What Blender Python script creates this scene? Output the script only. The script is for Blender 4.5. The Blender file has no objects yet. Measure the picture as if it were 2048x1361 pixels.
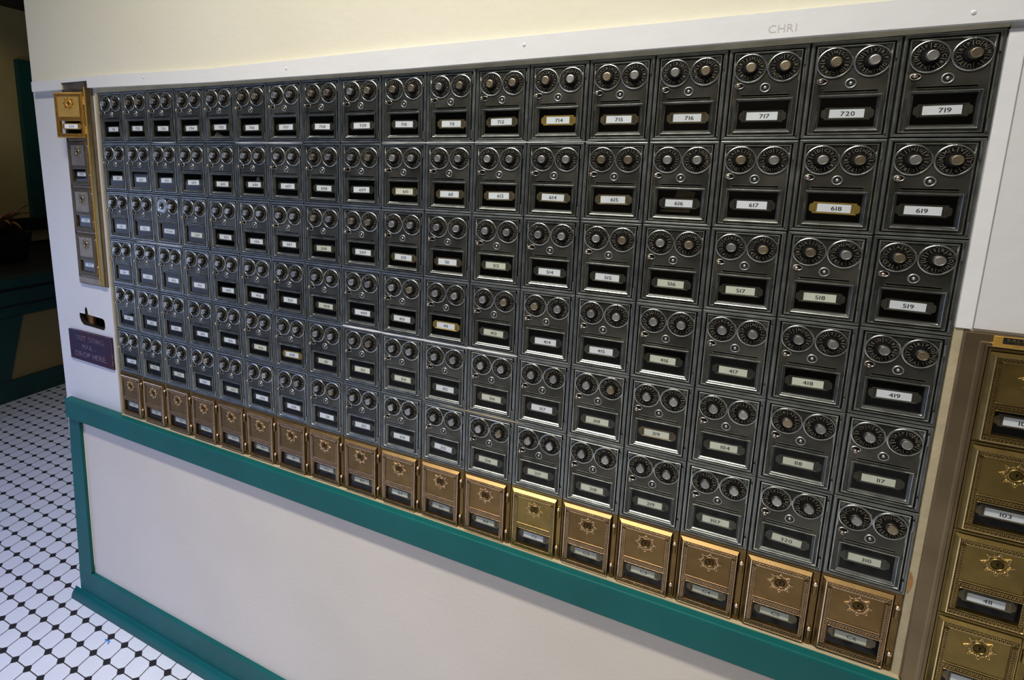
import bpy, math, random
from mathutils import Vector, Matrix
from mathutils.geometry import tessellate_polygon

random.seed(7)
sc = bpy.context.scene
COL = sc.collection
FLOOR = -1.53            # all heights below are measured from the top of the mailbox grid; ZO lifts the scene so the floor is 0
ZO = 1.53
W, H = 0.092, 0.121664   # one mailbox cell

# ------------------------------------------------------------------ camera
cd = bpy.data.cameras.new('camera'); cam = bpy.data.objects.new('camera', cd); COL.objects.link(cam)
sc.camera = cam
cd.sensor_width = 36; cd.lens = 1030.49/2048*36
cd.shift_x = (1024-866.11)/2048; cd.shift_y = (501.95-680.5)/2048
cd.clip_start = 0.02
rx, ry, rz = (0.900706, 0.434074, 0.01758), (-0.084237, 0.134807, 0.987285), (0.426185, -0.890734, 0.157987)
cam.matrix_world = Matrix(((rx[0], ry[0], rz[0], 1.33833), (rx[1], ry[1], rz[1], -0.83592), (rx[2], ry[2], rz[2], -0.1684+ZO), (0, 0, 0, 1)))

# ------------------------------------------------------------------ world, lights, exposure
sc.view_settings.view_transform = 'Standard'; sc.view_settings.look = 'None'
sc.view_settings.gamma = 1; sc.view_settings.exposure = 0.82
wd = bpy.data.worlds.new('world'); sc.world = wd; wd.use_nodes = True
wd.node_tree.nodes['Background'].inputs[0].default_value = (0.45, 0.62, 1.0, 1)
wd.node_tree.nodes['Background'].inputs[1].default_value = 0.6

def area(name, loc, size, power, color, rot=(0, 0, 0), spread=180):
    l = bpy.data.lights.new(name, 'AREA'); l.shape = 'RECTANGLE'; l.size, l.size_y = size
    l.energy = power; l.color = color; l.spread = math.radians(spread)
    o = bpy.data.objects.new(name, l); COL.objects.link(o)
    o.location = (loc[0], loc[1], loc[2]+ZO); o.rotation_euler = rot
    return o
area('ceiling_lamp_light', (0.98, -1.02, 1.485), (1.2, 0.16), 14.8, (1.0, 0.955, 0.88), (math.radians(12), 0, 0), spread=102)
area('rear_fill_light', (1.6, -2.5, 1.485), (1.2, 0.16), 8, (1.0, 0.95, 0.88), spread=120)  # added fill lamp behind the camera
def aim(a, b): return (Vector(b)-Vector(a)).to_track_quat('-Z', 'Y').to_euler()
area('added_blue_beam', (-1.75, -3.2, 1.15), (1.0, 0.55), 5.5, (0.28, 0.42, 1.0), aim((-1.75, -3.2, 1.15), (-0.40, -0.75, -1.4)), spread=52)  # added narrow blue beam for the left wall and floor; its source is invented
area('daylight_through_entrance', (-2.96, -2.1, -0.9), (1.5, 1.2), 8, (0.50, 0.62, 1.0), (math.radians(90), 0, math.radians(-90)))

area('alcove_fill_light', (-2.75, 1.1, 0.93), (0.5, 0.1), 0.35, (1.0, 0.85, 0.5), spread=140)  # added warm fill to lift the dark alcove; no fixture there

# ------------------------------------------------------------------ materials
def mat(name, col, rough=0.5, metal=0.0, var=0.0, vscale=30, bump=0.0, bscale=200, col2=None, rnd=0.0, spec=0.5, rvar=0.0):
    m = bpy.data.materials.new(name); m.use_nodes = True
    nt = m.node_tree; b = nt.nodes['Principled BSDF']
    b.inputs['Roughness'].default_value = rough; b.inputs['Metallic'].default_value = metal
    b.inputs['Specular IOR Level'].default_value = spec
    b.inputs['Base Color'].default_value = (*col, 1)
    tc = nt.nodes.new('ShaderNodeTexCoord')
    if var > 0 or rvar > 0:
        n = nt.nodes.new('ShaderNodeTexNoise'); n.inputs['Scale'].default_value = vscale; n.inputs['Detail'].default_value = 5
        oi = nt.nodes.new('ShaderNodeObjectInfo')
        add = nt.nodes.new('ShaderNodeVectorMath'); add.operation = 'ADD'
        nt.links.new(tc.outputs['Object'], add.inputs[0])
        mul = nt.nodes.new('ShaderNodeMath'); mul.operation = 'MULTIPLY'; mul.inputs[1].default_value = 37.0
        nt.links.new(oi.outputs['Random'], mul.inputs[0]); nt.links.new(mul.outputs[0], add.inputs[1])
        nt.links.new(add.outputs[0], n.inputs['Vector'])
        cr = nt.nodes.new('ShaderNodeValToRGB')
        cr.color_ramp.elements[0].position = 0.32; cr.color_ramp.elements[1].position = 0.68
        c2 = col2 if col2 else tuple(c*(1-var) for c in col)
        cr.color_ramp.elements[0].color = (*c2, 1); cr.color_ramp.elements[1].color = (*col, 1)
        nt.links.new(n.outputs['Fac'], cr.inputs['Fac'])
        out = cr.outputs['Color']
        if rnd > 0:
            hs = nt.nodes.new('ShaderNodeHueSaturation')
            mr = nt.nodes.new('ShaderNodeMapRange'); mr.inputs[3].default_value = 1-rnd; mr.inputs[4].default_value = 1+rnd
            nt.links.new(oi.outputs['Random'], mr.inputs[0]); nt.links.new(mr.outputs[0], hs.inputs['Value'])
            nt.links.new(out, hs.inputs['Color']); out = hs.outputs['Color']
        nt.links.new(out, b.inputs['Base Color'])
        if rvar > 0:
            mr2 = nt.nodes.new('ShaderNodeMapRange'); mr2.inputs[3].default_value = max(0.02, rough-rvar); mr2.inputs[4].default_value = rough+rvar
            nt.links.new(n.outputs['Fac'], mr2.inputs[0]); nt.links.new(mr2.outputs[0], b.inputs['Roughness'])
    if bump > 0:
        n2 = nt.nodes.new('ShaderNodeTexNoise'); n2.inputs['Scale'].default_value = bscale; n2.inputs['Detail'].default_value = 4
        nt.links.new(tc.outputs['Object'], n2.inputs['Vector'])
        bp = nt.nodes.new('ShaderNodeBump'); bp.inputs['Strength'].default_value = bump; bp.inputs['Distance'].default_value = 0.0003 if metal > 0.4 else 0.002
        nt.links.new(n2.outputs['Fac'], bp.inputs['Height']); nt.links.new(bp.outputs[0], b.inputs['Normal'])
    return m

M = {}
M['pewter'] = mat('pewter_edge', (0.52, 0.54, 0.50), 0.30, 1, 0.35, 60, 0.25, 500, rnd=0.10, rvar=0.08)
M['frame'] = mat('pewter_frame', (0.33, 0.345, 0.325), 0.38, 1, 0.35, 45, 0.3, 400, rnd=0.12, rvar=0.08)
M['field'] = mat('patina_field', (0.125, 0.122, 0.100), 0.44, 0.9, 0.5, 22, 0.3, 600, rnd=0.15, rvar=0.08)
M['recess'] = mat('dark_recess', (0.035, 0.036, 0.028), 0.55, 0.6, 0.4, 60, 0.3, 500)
M['black'] = mat('dial_black', (0.007, 0.006, 0.005), 0.6, 0.0, 0.3, 90, spec=0.12)
M['dialmark'] = mat('dial_mark', (0.21, 0.195, 0.145), 0.5, 0.3, 0.6, 120)
M['sill'] = mat('polished_sill', (0.34, 0.35, 0.35), 0.24, 1, 0.25, 90, 0.1, 400)
M['knob'] = mat('knob_steel', (0.52, 0.51, 0.48), 0.42, 1, 0.22, 90, 0.2, 600, rnd=0.22, rvar=0.06)
M['knobwarm'] = mat('knob_worn_brass', (0.42, 0.35, 0.24), 0.42, 1, 0.22, 90, 0.2, 600, rnd=0.22, rvar=0.06)
M['knobneck'] = mat('knob_neck', (0.07, 0.068, 0.06), 0.4, 0.8, 0.2, 90)
M['steel'] = mat('bright_steel', (0.50, 0.50, 0.48), 0.42, 1, 0.2, 80)
M['pin'] = mat('pin_copper_glint', (0.62, 0.50, 0.38), 0.3, 1, 0.35, 200, rnd=0.2)  # coppery colour carries the lamp's reflection on the pin tips
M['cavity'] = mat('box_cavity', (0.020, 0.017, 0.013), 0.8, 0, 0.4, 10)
M['holder'] = mat('holder_dull', (0.10, 0.095, 0.075), 0.5, 0.8, 0.4, 60, rnd=0.25)
M['holdertan'] = mat('holder_tan', (0.24, 0.19, 0.11), 0.45, 0.8, 0.4, 60, rnd=0.2)
M['holdergold'] = mat('holder_gold', (0.55, 0.38, 0.10), 0.4, 0.8, 0.2, 60)
M['card'] = mat('card_white', (0.86, 0.87, 0.92), 0.6, 0, 0.06, 60, rnd=0.04)
M['cardold'] = mat('card_aged', (0.76, 0.75, 0.63), 0.6, 0, 0.10, 60, rnd=0.08)
M['ink'] = mat('print_ink', (0.03, 0.03, 0.035), 0.6)
M['bronze'] = mat('bronze', (0.245, 0.155, 0.062), 0.42, 1, 0.25, 40, 0.35, 700, rnd=0.08, rvar=0.05)
M['bronze_hi'] = mat('bronze_worn', (0.90, 0.70, 0.48), 0.27, 1, 0.15, 80, rnd=0.05)
M['bronze_lo'] = mat('bronze_ground', (0.13, 0.08, 0.03), 0.5, 1, 0.3, 80)
M['brass'] = mat('brass', (0.29, 0.205, 0.068), 0.38, 1, 0.25, 40, 0.35, 700, rnd=0.06, rvar=0.05)
M['brass_hi'] = mat('brass_worn', (0.85, 0.68, 0.36), 0.27, 1, 0.15, 80)
M['brass_lo'] = mat('brass_ground', (0.13, 0.09, 0.025), 0.5, 1, 0.3, 80)
M['gold'] = mat('polished_gold', (0.95, 0.58, 0.14), 0.52, 1, 0.15, 40, 0.3, 700)
M['gold_hi'] = mat('polished_gold_relief', (0.98, 0.70, 0.25), 0.3, 1, 0.15, 80)
M['gold_lo'] = mat('polished_gold_ground', (0.55, 0.33, 0.07), 0.45, 1, 0.3, 80)
M['surround'] = mat('brass_surround_sheen', (0.30, 0.225, 0.135), 0.42, 1, 0.2, 20, 0.2, 500)  # same brass, its brown reflection put into the colour
M['tarn'] = mat('greyed_brass', (0.34, 0.27, 0.19), 0.45, 1, 0.25, 50, 0.3, 600)  # aged brass greyed to carry the dark room's reflection in its colour
M['tarn_hi'] = mat('greyed_relief', (0.42, 0.36, 0.26), 0.38, 1, 0.25, 90)  # relief of the greyed brass, dark room's reflection put into its colour
M['tarn_lo'] = mat('greyed_ground', (0.14, 0.12, 0.08), 0.5, 1, 0.25, 90)  # ground of the greyed brass, dark room's reflection put into its colour
M['cream'] = mat('cream_paint', (0.76, 0.73, 0.60), 0.55, 0, 0.05, 3, 0.25, 60, col2=(0.73, 0.69, 0.54))
M['white'] = mat('white_paint', (0.68, 0.67, 0.655), 0.45, 0, 0.04, 6, 0.35, 40)
M['panelw'] = mat('panel_paint', (0.65, 0.585, 0.49), 0.5, 0, 0.06, 5, 0.25, 120)
M['trimw'] = mat('trim_paint', (0.76, 0.76, 0.75), 0.4, 0, 0.04, 8, 0.5, 30)
M['olive'] = mat('olive_shade_tint', (0.60, 0.56, 0.38), 0.5, 0, 0.3, 25, 0.5, 60)
M['creamtrim'] = mat('cream_filler', (0.46, 0.39, 0.245), 0.6, 0, 0.2, 25, 0.6, 60)
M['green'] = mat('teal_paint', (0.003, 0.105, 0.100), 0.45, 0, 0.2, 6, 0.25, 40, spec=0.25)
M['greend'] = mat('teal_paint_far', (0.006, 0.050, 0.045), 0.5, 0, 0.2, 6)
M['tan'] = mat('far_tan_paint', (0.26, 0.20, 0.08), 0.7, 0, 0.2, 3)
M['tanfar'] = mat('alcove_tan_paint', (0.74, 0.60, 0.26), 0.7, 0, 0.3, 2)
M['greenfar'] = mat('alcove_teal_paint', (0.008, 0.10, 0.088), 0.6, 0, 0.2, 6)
M['darkwood'] = mat('far_dark_wood', (0.014, 0.014, 0.014), 0.5, 0, 0.3, 8)
M['wood'] = mat('bare_wood', (0.42, 0.20, 0.06), 0.6, 0, 0.3, 60)
M['signp'] = mat('sign_plaque', (0.020, 0.014, 0.055), 0.5, 0.0, 0.35, 9, col2=(0.045, 0.012, 0.018), spec=0.2)
M['signtxt'] = mat('sign_lettering', (0.27, 0.20, 0.26), 0.5, 0.0, 0.7, 90, spec=0.2)
M['wornedge'] = mat('worn_edge_paint', (0.40, 0.36, 0.33), 0.6, 0, 0.3, 200)
M['paper'] = mat('paper', (0.62, 0.60, 0.50), 0.7, 0, 0.1, 40)
M['blue'] = mat('blue_plastic', (0.02, 0.25, 0.75), 0.4)
M['leaf'] = mat('leaf_reddish', (0.60, 0.20, 0.10), 0.5, 0, 0.6, 20, col2=(0.16, 0.14, 0.05))
M['plate'] = mat('plate_black', (0.02, 0.018, 0.014), 0.35, 0.3)
M['lampshade'] = mat('lamp_housing', (0.8, 0.8, 0.78), 0.5)
M['ceil'] = mat('ceiling_paint', (0.55, 0.50, 0.40), 0.8, 0, 0.05, 3)
M['roomwall'] = mat('room_wall_paint', (0.30, 0.27, 0.21), 0.7, 0, 0.05, 3)
M['pencil'] = mat('pencil_mark', (0.52, 0.50, 0.46), 0.7)
M['chip'] = mat('paint_chip', (0.80, 0.76, 0.66), 0.6)

def glass_mat():
    m = bpy.data.materials.new('window_glass'); m.use_nodes = True; nt = m.node_tree; nt.nodes.clear()
    o = nt.nodes.new('ShaderNodeOutputMaterial'); mx = nt.nodes.new('ShaderNodeMixShader')
    t = nt.nodes.new('ShaderNodeBsdfTransparent'); g = nt.nodes.new('ShaderNodeBsdfGlossy')
    t.inputs[0].default_value = (0.86, 0.88, 0.86, 1); g.inputs['Roughness'].default_value = 0.05
    lw = nt.nodes.new('ShaderNodeLayerWeight'); lw.inputs[0].default_value = 0.5
    pw = nt.nodes.new('ShaderNodeMath'); pw.operation = 'POWER'; pw.inputs[1].default_value = 5
    f = nt.nodes.new('ShaderNodeMath'); f.operation = 'MULTIPLY_ADD'; f.inputs[1].default_value = 0.92; f.inputs[2].default_value = 0.03
    nt.links.new(lw.outputs['Facing'], pw.inputs[0]); nt.links.new(pw.outputs[0], f.inputs[0])
    nt.links.new(f.outputs[0], mx.inputs[0]); nt.links.new(t.outputs[0], mx.inputs[1]); nt.links.new(g.outputs[0], mx.inputs[2])
    nt.links.new(mx.outputs[0], o.inputs[0]); return m
M['glass'] = glass_mat()

def tile_mat():
    m = bpy.data.materials.new('octagon_and_dot_tiles'); m.use_nodes = True; nt = m.node_tree; b = nt.nodes['Principled BSDF']
    N = nt.nodes.new; L = nt.links.new
    tc = N('ShaderNodeTexCoord'); sp = N('ShaderNodeSeparateXYZ'); L(tc.outputs['Object'], sp.inputs[0])
    def math_(op, a, bb=None, c=None):
        n = N('ShaderNodeMath'); n.operation = op
        for i, v in enumerate((a, bb, c)):
            if v is None: continue
            if isinstance(v, (int, float)): n.inputs[i].default_value = v
            else: L(v, n.inputs[i])
        return n.outputs[0]
    def dist(o, pitch, off):
        s = math_('MULTIPLY_ADD', o, 1/pitch, -off/pitch + 0.5)
        fr = math_('FRACT', s)
        return math_('ABSOLUTE', math_('SUBTRACT', fr, 0.5))
    dx = dist(math_('MULTIPLY_ADD', sp.outputs[1], 0.09, sp.outputs[0]), 0.0602, 0.0066); dy = dist(sp.outputs[1], 0.0541, -0.0589)
    dsum = math_('ADD', dx, dy)
    dot = math_('LESS_THAN', dsum, 0.200)
    grd = math_('LESS_THAN', dsum, 0.240)
    jx = math_('LESS_THAN', dx, 0.024); jy = math_('LESS_THAN', dy, 0.026)
    gr = math_('MAXIMUM', math_('MAXIMUM', jx, jy), grd)
    nz = N('ShaderNodeTexNoise'); nz.inputs['Scale'].default_value = 9; L(tc.outputs['Object'], nz.inputs['Vector'])
    cr = N('ShaderNodeValToRGB'); cr.color_ramp.elements[0].color = (0.66, 0.68, 0.74, 1); cr.color_ramp.elements[1].color = (0.78, 0.80, 0.86, 1)
    L(nz.outputs['Fac'], cr.inputs['Fac'])
    m1 = N('ShaderNodeMix'); m1.data_type = 'RGBA'; L(gr, m1.inputs[0]); L(cr.outputs[0], m1.inputs[6]); m1.inputs[7].default_value = (0.055, 0.045, 0.04, 1)
    m2 = N('ShaderNodeMix'); m2.data_type = 'RGBA'; L(dot, m2.inputs[0]); L(m1.outputs[2], m2.inputs[6]); m2.inputs[7].default_value = (0.012, 0.011, 0.014, 1)
    L(m2.outputs[2], b.inputs['Base Color'])
    rg = N('ShaderNodeMath'); rg.operation = 'MULTIPLY_ADD'; L(gr, rg.inputs[0]); rg.inputs[1].default_value = 0.35; rg.inputs[2].default_value = 0.38
    L(rg.outputs[0], b.inputs['Roughness'])
    inv = math_('SUBTRACT', 1.0, math_('SUBTRACT', gr, dot))
    bp = N('ShaderNodeBump'); bp.inputs['Strength'].default_value = 0.4; bp.inputs['Distance'].default_value = 0.001
    L(inv, bp.inputs['Height']); L(bp.outputs[0], b.inputs['Normal'])
    return m
M['tiles'] = tile_mat()

# ------------------------------------------------------------------ mesh builder (d = distance towards the viewer, i.e. -Y)
class MB:
    def __init__(s): s.v = []; s.f = []; s.mi = []; s.sm = []; s.mats = []
    def m(s, name):
        if name not in s.mats: s.mats.append(name)
        return s.mats.index(name)
    def poly(s, pts, mt, smooth=False):
        i = len(s.v); s.v += [tuple(p) for p in pts]; s.f.append(tuple(range(i, i+len(pts)))); s.mi.append(s.m(mt)); s.sm.append(smooth)
    def grid(s, rows, mt, smooth=False, close=False):
        i = len(s.v); n = len(rows[0])
        for r in rows: s.v += [tuple(p) for p in r]
        k = s.m(mt)
        for a in range(len(rows)-1):
            for b in range(n if close else n-1):
                c = (b+1) % n
                s.f.append((i+a*n+b, i+a*n+c, i+(a+1)*n+c, i+(a+1)*n+b)); s.mi.append(k); s.sm.append(smooth)
    def box(s, x0, x1, y0, y1, z0, z1, mt):
        P = [(x, y, z) for x in (x0, x1) for y in (y0, y1) for z in (z0, z1)]
        i = len(s.v); s.v += P; k = s.m(mt)
        for f in ((0, 1, 3, 2), (4, 6, 7, 5), (0, 4, 5, 1), (2, 3, 7, 6), (0, 2, 6, 4), (1, 5, 7, 3)):
            s.f.append(tuple(i+a for a in f)); s.mi.append(k); s.sm.append(False)
    def bar(s, a, b, w, d0, d1, mt):      # raised stroke on the face from a to b (x,z)
        ax, az = a; bx, bz = b; dx, dz = bx-ax, bz-az; l = math.hypot(dx, dz) or 1e-9
        nx, nz = -dz/l*w/2, dx/l*w/2
        lo = [(ax+nx, az+nz), (bx+nx, bz+nz), (bx-nx, bz-nz), (ax-nx, az-nz)]
        cx, cz = (ax+bx)/2, (az+bz)/2
        hi = [(x+(cx-x)*0.06+(-nx if j in (0, 1) else nx)*0.35, z+(cz-z)*0.06+(-nz if j in (0, 1) else nz)*0.35) for j, (x, z) in enumerate(lo)]
        s.grid([[(x, -d0, z) for x, z in lo], [(x, -d1, z) for x, z in hi]], mt, close=True)
        s.poly([(x, -d1, z) for x, z in hi], mt)
    def lathe(s, cx, cz, prof, mt, n=32, smooth=True, sx=1, sz=1):  # prof: (radius, d); axis points at the viewer
        rows = [[(cx+r*sx*math.cos(2*math.pi*k/n), -d, cz+r*sz*math.sin(2*math.pi*k/n)) for k in range(n)] for r, d in prof]
        s.grid(rows, mt, smooth, True)
    def disc(s, cx, cz, r, d, mt, n=32, sx=1, sz=1):
        s.poly([(cx+r*sx*math.cos(2*math.pi*k/n), -d, cz+r*sz*math.sin(2*math.pi*k/n)) for k in range(n)], mt)
    def rects(s, outer, inner, prof, mt):  # outer/inner = (x0,x1,z0,z1), prof: (t, d)
        rows = []
        for t, d in prof:
            x0, x1, z0, z1 = [o+(i_-o)*t for o, i_ in zip(outer, inner)]
            rows.append([(x0, -d, z0), (x1, -d, z0), (x1, -d, z1), (x0, -d, z1)])
        if isinstance(mt, str): s.grid(rows, mt, close=True)
        else:
            for a in range(len(rows)-1): s.grid(rows[a:a+2], mt[a], close=True)
    def plate(s, xs, zs, holes, d, th, mt, mside=None):
        inh = lambda x, z: any(h[0] < x < h[1] and h[2] < z < h[3] for h in holes)
        for a in range(len(xs)-1):
            for b in range(len(zs)-1):
                if not inh((xs[a]+xs[a+1])/2, (zs[b]+zs[b+1])/2):
                    s.poly([(xs[a], -d, zs[b]), (xs[a+1], -d, zs[b]), (xs[a+1], -d, zs[b+1]), (xs[a], -d, zs[b+1])], mt)
        for x0, x1, z0, z1 in holes:
            s.grid([[(x0, -d, z0), (x1, -d, z0), (x1, -d, z1), (x0, -d, z1)], [(x0, -d+th, z0), (x1, -d+th, z0), (x1, -d+th, z1), (x0, -d+th, z1)]], mside or mt, close=True)
    def sheet(s, loops, d, th, mt, mside=None):   # outline with holes in XZ, thickness th
        vs = [[Vector((x, z, 0)) for x, z in l] for l in loops]
        flat = [p for l in loops for p in l]
        for tri in tessellate_polygon(vs):
            s.poly([(flat[i][0], -d, flat[i][1]) for i in tri], mt)
            if th: s.poly([(flat[i][0], -d+th, flat[i][1]) for i in tri], mside or mt)
        if th:
            for l in loops:
                s.grid([[(x, -d, z) for x, z in l], [(x, -d+th, z) for x, z in l]], mside or mt, close=True)
    def text(s, txt, cx, cz, h, d, mt, gap=0.16, rot=0.0, wscale=1.0, th=0.0):
        items = []; x = 0
        for ch in txt:
            if ch == ' ': x += 0.45; continue
            vs, fs, x0, x1 = glyph(ch)
            items.append((vs, fs, x-x0)); x += (x1-x0)+gap
        tw = x-gap; c, sn = math.cos(rot), math.sin(rot)
        for vs, fs, off in items:
            i = len(s.v)
            for vx, vy in vs:
                lx = (vx+off-tw/2)*h*wscale; lz = (vy-0.5)*h
                s.v.append((cx+lx*c-lz*sn, -d, cz+lx*sn+lz*c))
            k = s.m(mt)
            for f in fs: s.f.append(tuple(i+a for a in f)); s.mi.append(k); s.sm.append(False)
    def mesh(s, name):
        me = bpy.data.meshes.new(name); me.from_pydata(s.v, [], s.f)
        for n in s.mats: me.materials.append(M[n])
        me.polygons.foreach_set('material_index', s.mi); me.polygons.foreach_set('use_smooth', s.sm)
        me.update(); return me
    def build(s, name, parent=None, loc=(0, 0, 0)):
        return put(name, s.mesh(name), parent, loc)

def put(name, me, parent=None, loc=(0, 0, 0)):
    o = bpy.data.objects.new(name, me); COL.objects.link(o); o.parent = parent; o.location = loc; return o

_gl = {}
def glyph(ch):      # outline letter shapes, cap height normalised to 1
    if ch not in _gl:
        c = bpy.data.curves.new('glyph', 'FONT'); c.body = ch; c.size = 1; c.resolution_u = 3
        o = bpy.data.objects.new('glyph', c); COL.objects.link(o)
        dg = bpy.context.evaluated_depsgraph_get(); dg.update()
        me = bpy.data.meshes.new_from_object(o.evaluated_get(dg))
        k = 1/0.729
        vs = [(v.co.x*k, v.co.y*k) for v in me.vertices]; fs = [tuple(p.vertices) for p in me.polygons]
        xs = [v[0] for v in vs] or [0, .3]
        _gl[ch] = (vs, fs, min(xs), max(xs))
        bpy.data.objects.remove(o); bpy.data.curves.remove(c); bpy.data.meshes.remove(me)
    return _gl[ch]

def thing(name, label, cat, loc, group=None):
    o = bpy.data.objects.new(name, None); COL.objects.link(o); o.empty_display_size = 0.02
    o.location = (loc[0], loc[1], loc[2]+ZO); o['label'] = label; o['category'] = cat
    if group: o['group'] = group
    return o
def tag(o, label, cat, group=None, kind=None):
    o['label'] = label; o['category'] = cat
    if group: o['group'] = group
    if kind: o['kind'] = kind
    return o
def struct(mb, name):
    o = mb.build(name, None, (0, 0, ZO)); o['kind'] = 'structure'; return o

# ------------------------------------------------------------------ setting
f = MB(); f.poly([(-6, -5, 0), (6, -5, 0), (6, 4.5, 0), (-6, 4.5, 0)], 'tiles'); fl = f.build('floor'); fl['kind'] = 'structure'

# wall that carries the mailboxes: upper cream field, white middle, lower panel
up = MB(); up.sheet([[(-0.287, 1.57), (-0.284, 0.045), (0.4, 0.028), (3.2, 0.028), (3.2, 1.57)]], -0.003, 0.12, 'cream'); struct(up, 'wall_upper')
mid = MB()
slot = [(-0.166, -0.588), (-0.140, -0.588), (-0.139, -0.575), (-0.134, -0.566), (-0.128, -0.571), (-0.125, -0.588), (-0.062, -0.591), (-0.055, -0.594), (-0.053, -0.602), (-0.053, -0.614), (-0.056, -0.621), (-0.063, -0.624), (-0.150, -0.621), (-0.160, -0.614), (-0.166, -0.603)]
mid.sheet([[(-0.284, 0.045), (-0.268, -0.862), (3.2, -0.862), (3.2, 0.028), (0.4, 0.028)],
           [(-0.002, 0.004), (-0.002, -0.8525), (1.658, -0.8525), (1.658, 0.004)],
           [(-0.1395, 0.034), (-0.1395, -0.499), (-0.0225, -0.499), (-0.0225, 0.034)],
           slot,
           [(1.667, -0.356), (1.667, -0.8615), (1.81, -0.8615), (1.81, -0.356)]], -0.003, 0.016, 'white', 'darkwood')
struct(mid, 'wall_front')
low = MB(); low.sheet([[(-0.268, -0.862), (-0.268, -1.53), (3.2, -1.53), (3.2, -0.862), (1.81, -0.862), (1.81, -0.99), (1.667, -0.99), (1.667, -0.862)]], -0.0, 0.12, 'panelw')
# scuffs and scratches of the lower panel
for x, z, a, l in ((0.42, -1.05, 60, .02), (0.79, -1.57, -20, .04), (0.93, -1.25, 70, .02), (0.30, -1.21, 80, .05), (0.26, -1.29, -25, .02), (0.62, -1.12, 30, .012),
                   (1.03, -1.16, -40, .03), (1.25, -1.24, -15, .05), (0.70, -1.38, 10, .01), (0.55, -1.33, 50, .008), (1.38, -0.965, -8, .05), (0.88, -1.33, -30, .03)):
    dx, dz = math.cos(math.radians(a))*l/2, math.sin(math.radians(a))*l/2
    low.bar((x-dx, z-dz), (x+dx, z+dz), 0.0007, 0.0, 0.0003, 'pencil')
struct(low, 'wall_lower')
sd = MB(); sd.box(-0.268, -0.15, 0.125, 2.6, -1.53, 1.57, 'roomwall'); sd.box(-0.15, 3.2, 0.9, 1.0, -1.53, 1.57, 'darkwood'); struct(sd, 'wall_side')

# top white board with the notch cut for the left bank of boxes
tb = MB()
tb.sheet([[(-0.266, 0.0170), (-0.266, 0.0425), (0.02, 0.0425), (0.40, 0.0345), (0.88, 0.0385), (1.48, 0.0395), (3.1, 0.0395), (3.1, 0.007), (1.48, 0.0065), (0.88, 0.0035), (0.40, 0.0065), (-0.024, 0.0155), (-0.024, 0.033), (-0.133, 0.033), (-0.133, 0.0165)]], 0.009, 0.012, 'trimw')
struct(tb, 'trim_1')
# nail heads and pencil letters on the board
nh = MB()
for x, z in ((0.615, 0.021), (1.095, 0.026), (0.19, 0.028), (1.62, 0.018)):
    nh.lathe(x, z, [(0.0028, 0.009), (0.0022, 0.0098), (0.0008, 0.0099)], 'trimw', 12); nh.disc(x, z, 0.0008, 0.00995, 'pencil', 8)
nh.text('CHRI', 1.437, 0.0185, 0.010, 0.0092, 'pencil', 0.2)
struct(nh, 'trim_2')
rv = MB(); rv.sheet([[(1.6565, -0.001), (1.6565, -0.351), (1.6715, -0.351), (1.6715, -0.001)]], 0.001, 0.006, 'trimw')
rv.sheet([[(1.6735, 0.004), (1.6735, -0.350), (2.4, -0.350), (2.4, 0.004)]], 0.000, 0.005, 'white')
rv.sheet([[(1.6565, -0.351), (1.6565, -0.853), (1.666, -0.853), (1.666, -0.351)]], -0.001, 0.004, 'creamtrim'); struct(rv, 'trim_3')
cs = MB()
cs.box(-0.0015, 1.664, -0.006, 0.010, -0.8665, -0.8515, 'creamtrim'); cs.box(-0.0085, -0.002, -0.0015, 0.006, -0.8515, 0.002, 'creamtrim'); struct(cs, 'trim_4')
# teal joinery: rail, stile, base board and toe moulding
def bevbox(mb, x0, x1, y0, y1, z0, z1, b, mt):     # box whose front edges are eased
    ring = lambda xx0, xx1, zz0, zz1, y: [(xx0, y, zz0), (xx1, y, zz0), (xx1, y, zz1), (xx0, y, zz1)]
    mb.grid([ring(x0, x1, z0, z1, y1), ring(x0, x1, z0, z1, y0+b), ring(x0+b*.3, x1-b*.3, z0+b*.3, z1-b*.3, y0+b*.3), ring(x0+b, x1-b, z0+b, z1-b, y0)], mt, close=True)
    mb.poly(ring(x0+b, x1-b, z0+b, z1-b, y0), mt)
rl = MB(); bevbox(rl, -0.240, 1.663, -0.021, 0.0, -0.9105, -0.8525, 0.003, 'green')
rl2 = rl
bevbox(rl2, 1.663, 3.1, -0.012, 0.0, -1.06, -1.0, 0.002, 'green'); struct(rl, 'trim_5')
st = MB(); st.sheet([[(-0.245, -0.9105), (-0.272, -1.5), (-0.205, -1.42), (-0.196, -0.9105)]], 0.010, 0.0095, 'green')
st.bar((-0.1945, -0.95), (-0.2045, -1.41), 0.0022, 0.0, 0.0012, 'chip'); struct(st, 'trim_6')
bb = MB(); bevbox(bb, -0.2735, 3.1, -0.0095, 0.0, -1.53, -1.427, 0.002, 'green'); struct(bb, 'baseboard_front')
tm = MB(); rows = []
for x in (-0.297, -0.293, 3.1):
    e = 0.8 if x == -0.297 else 1
    rows.append([(x, -0.0097, -1.503+(1-e)*.01)]+[(x, -0.0097-0.0195*e*math.sin(t), -1.53+0.0265*e*math.cos(t)) for t in [math.radians(k) for k in range(10, 91, 16)]]+[(x, -0.0285*e, -1.53)])
tm.grid(rows, 'green', True); tm.poly(rows[0], 'green'); struct(tm, 'baseboard_toe')

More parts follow.
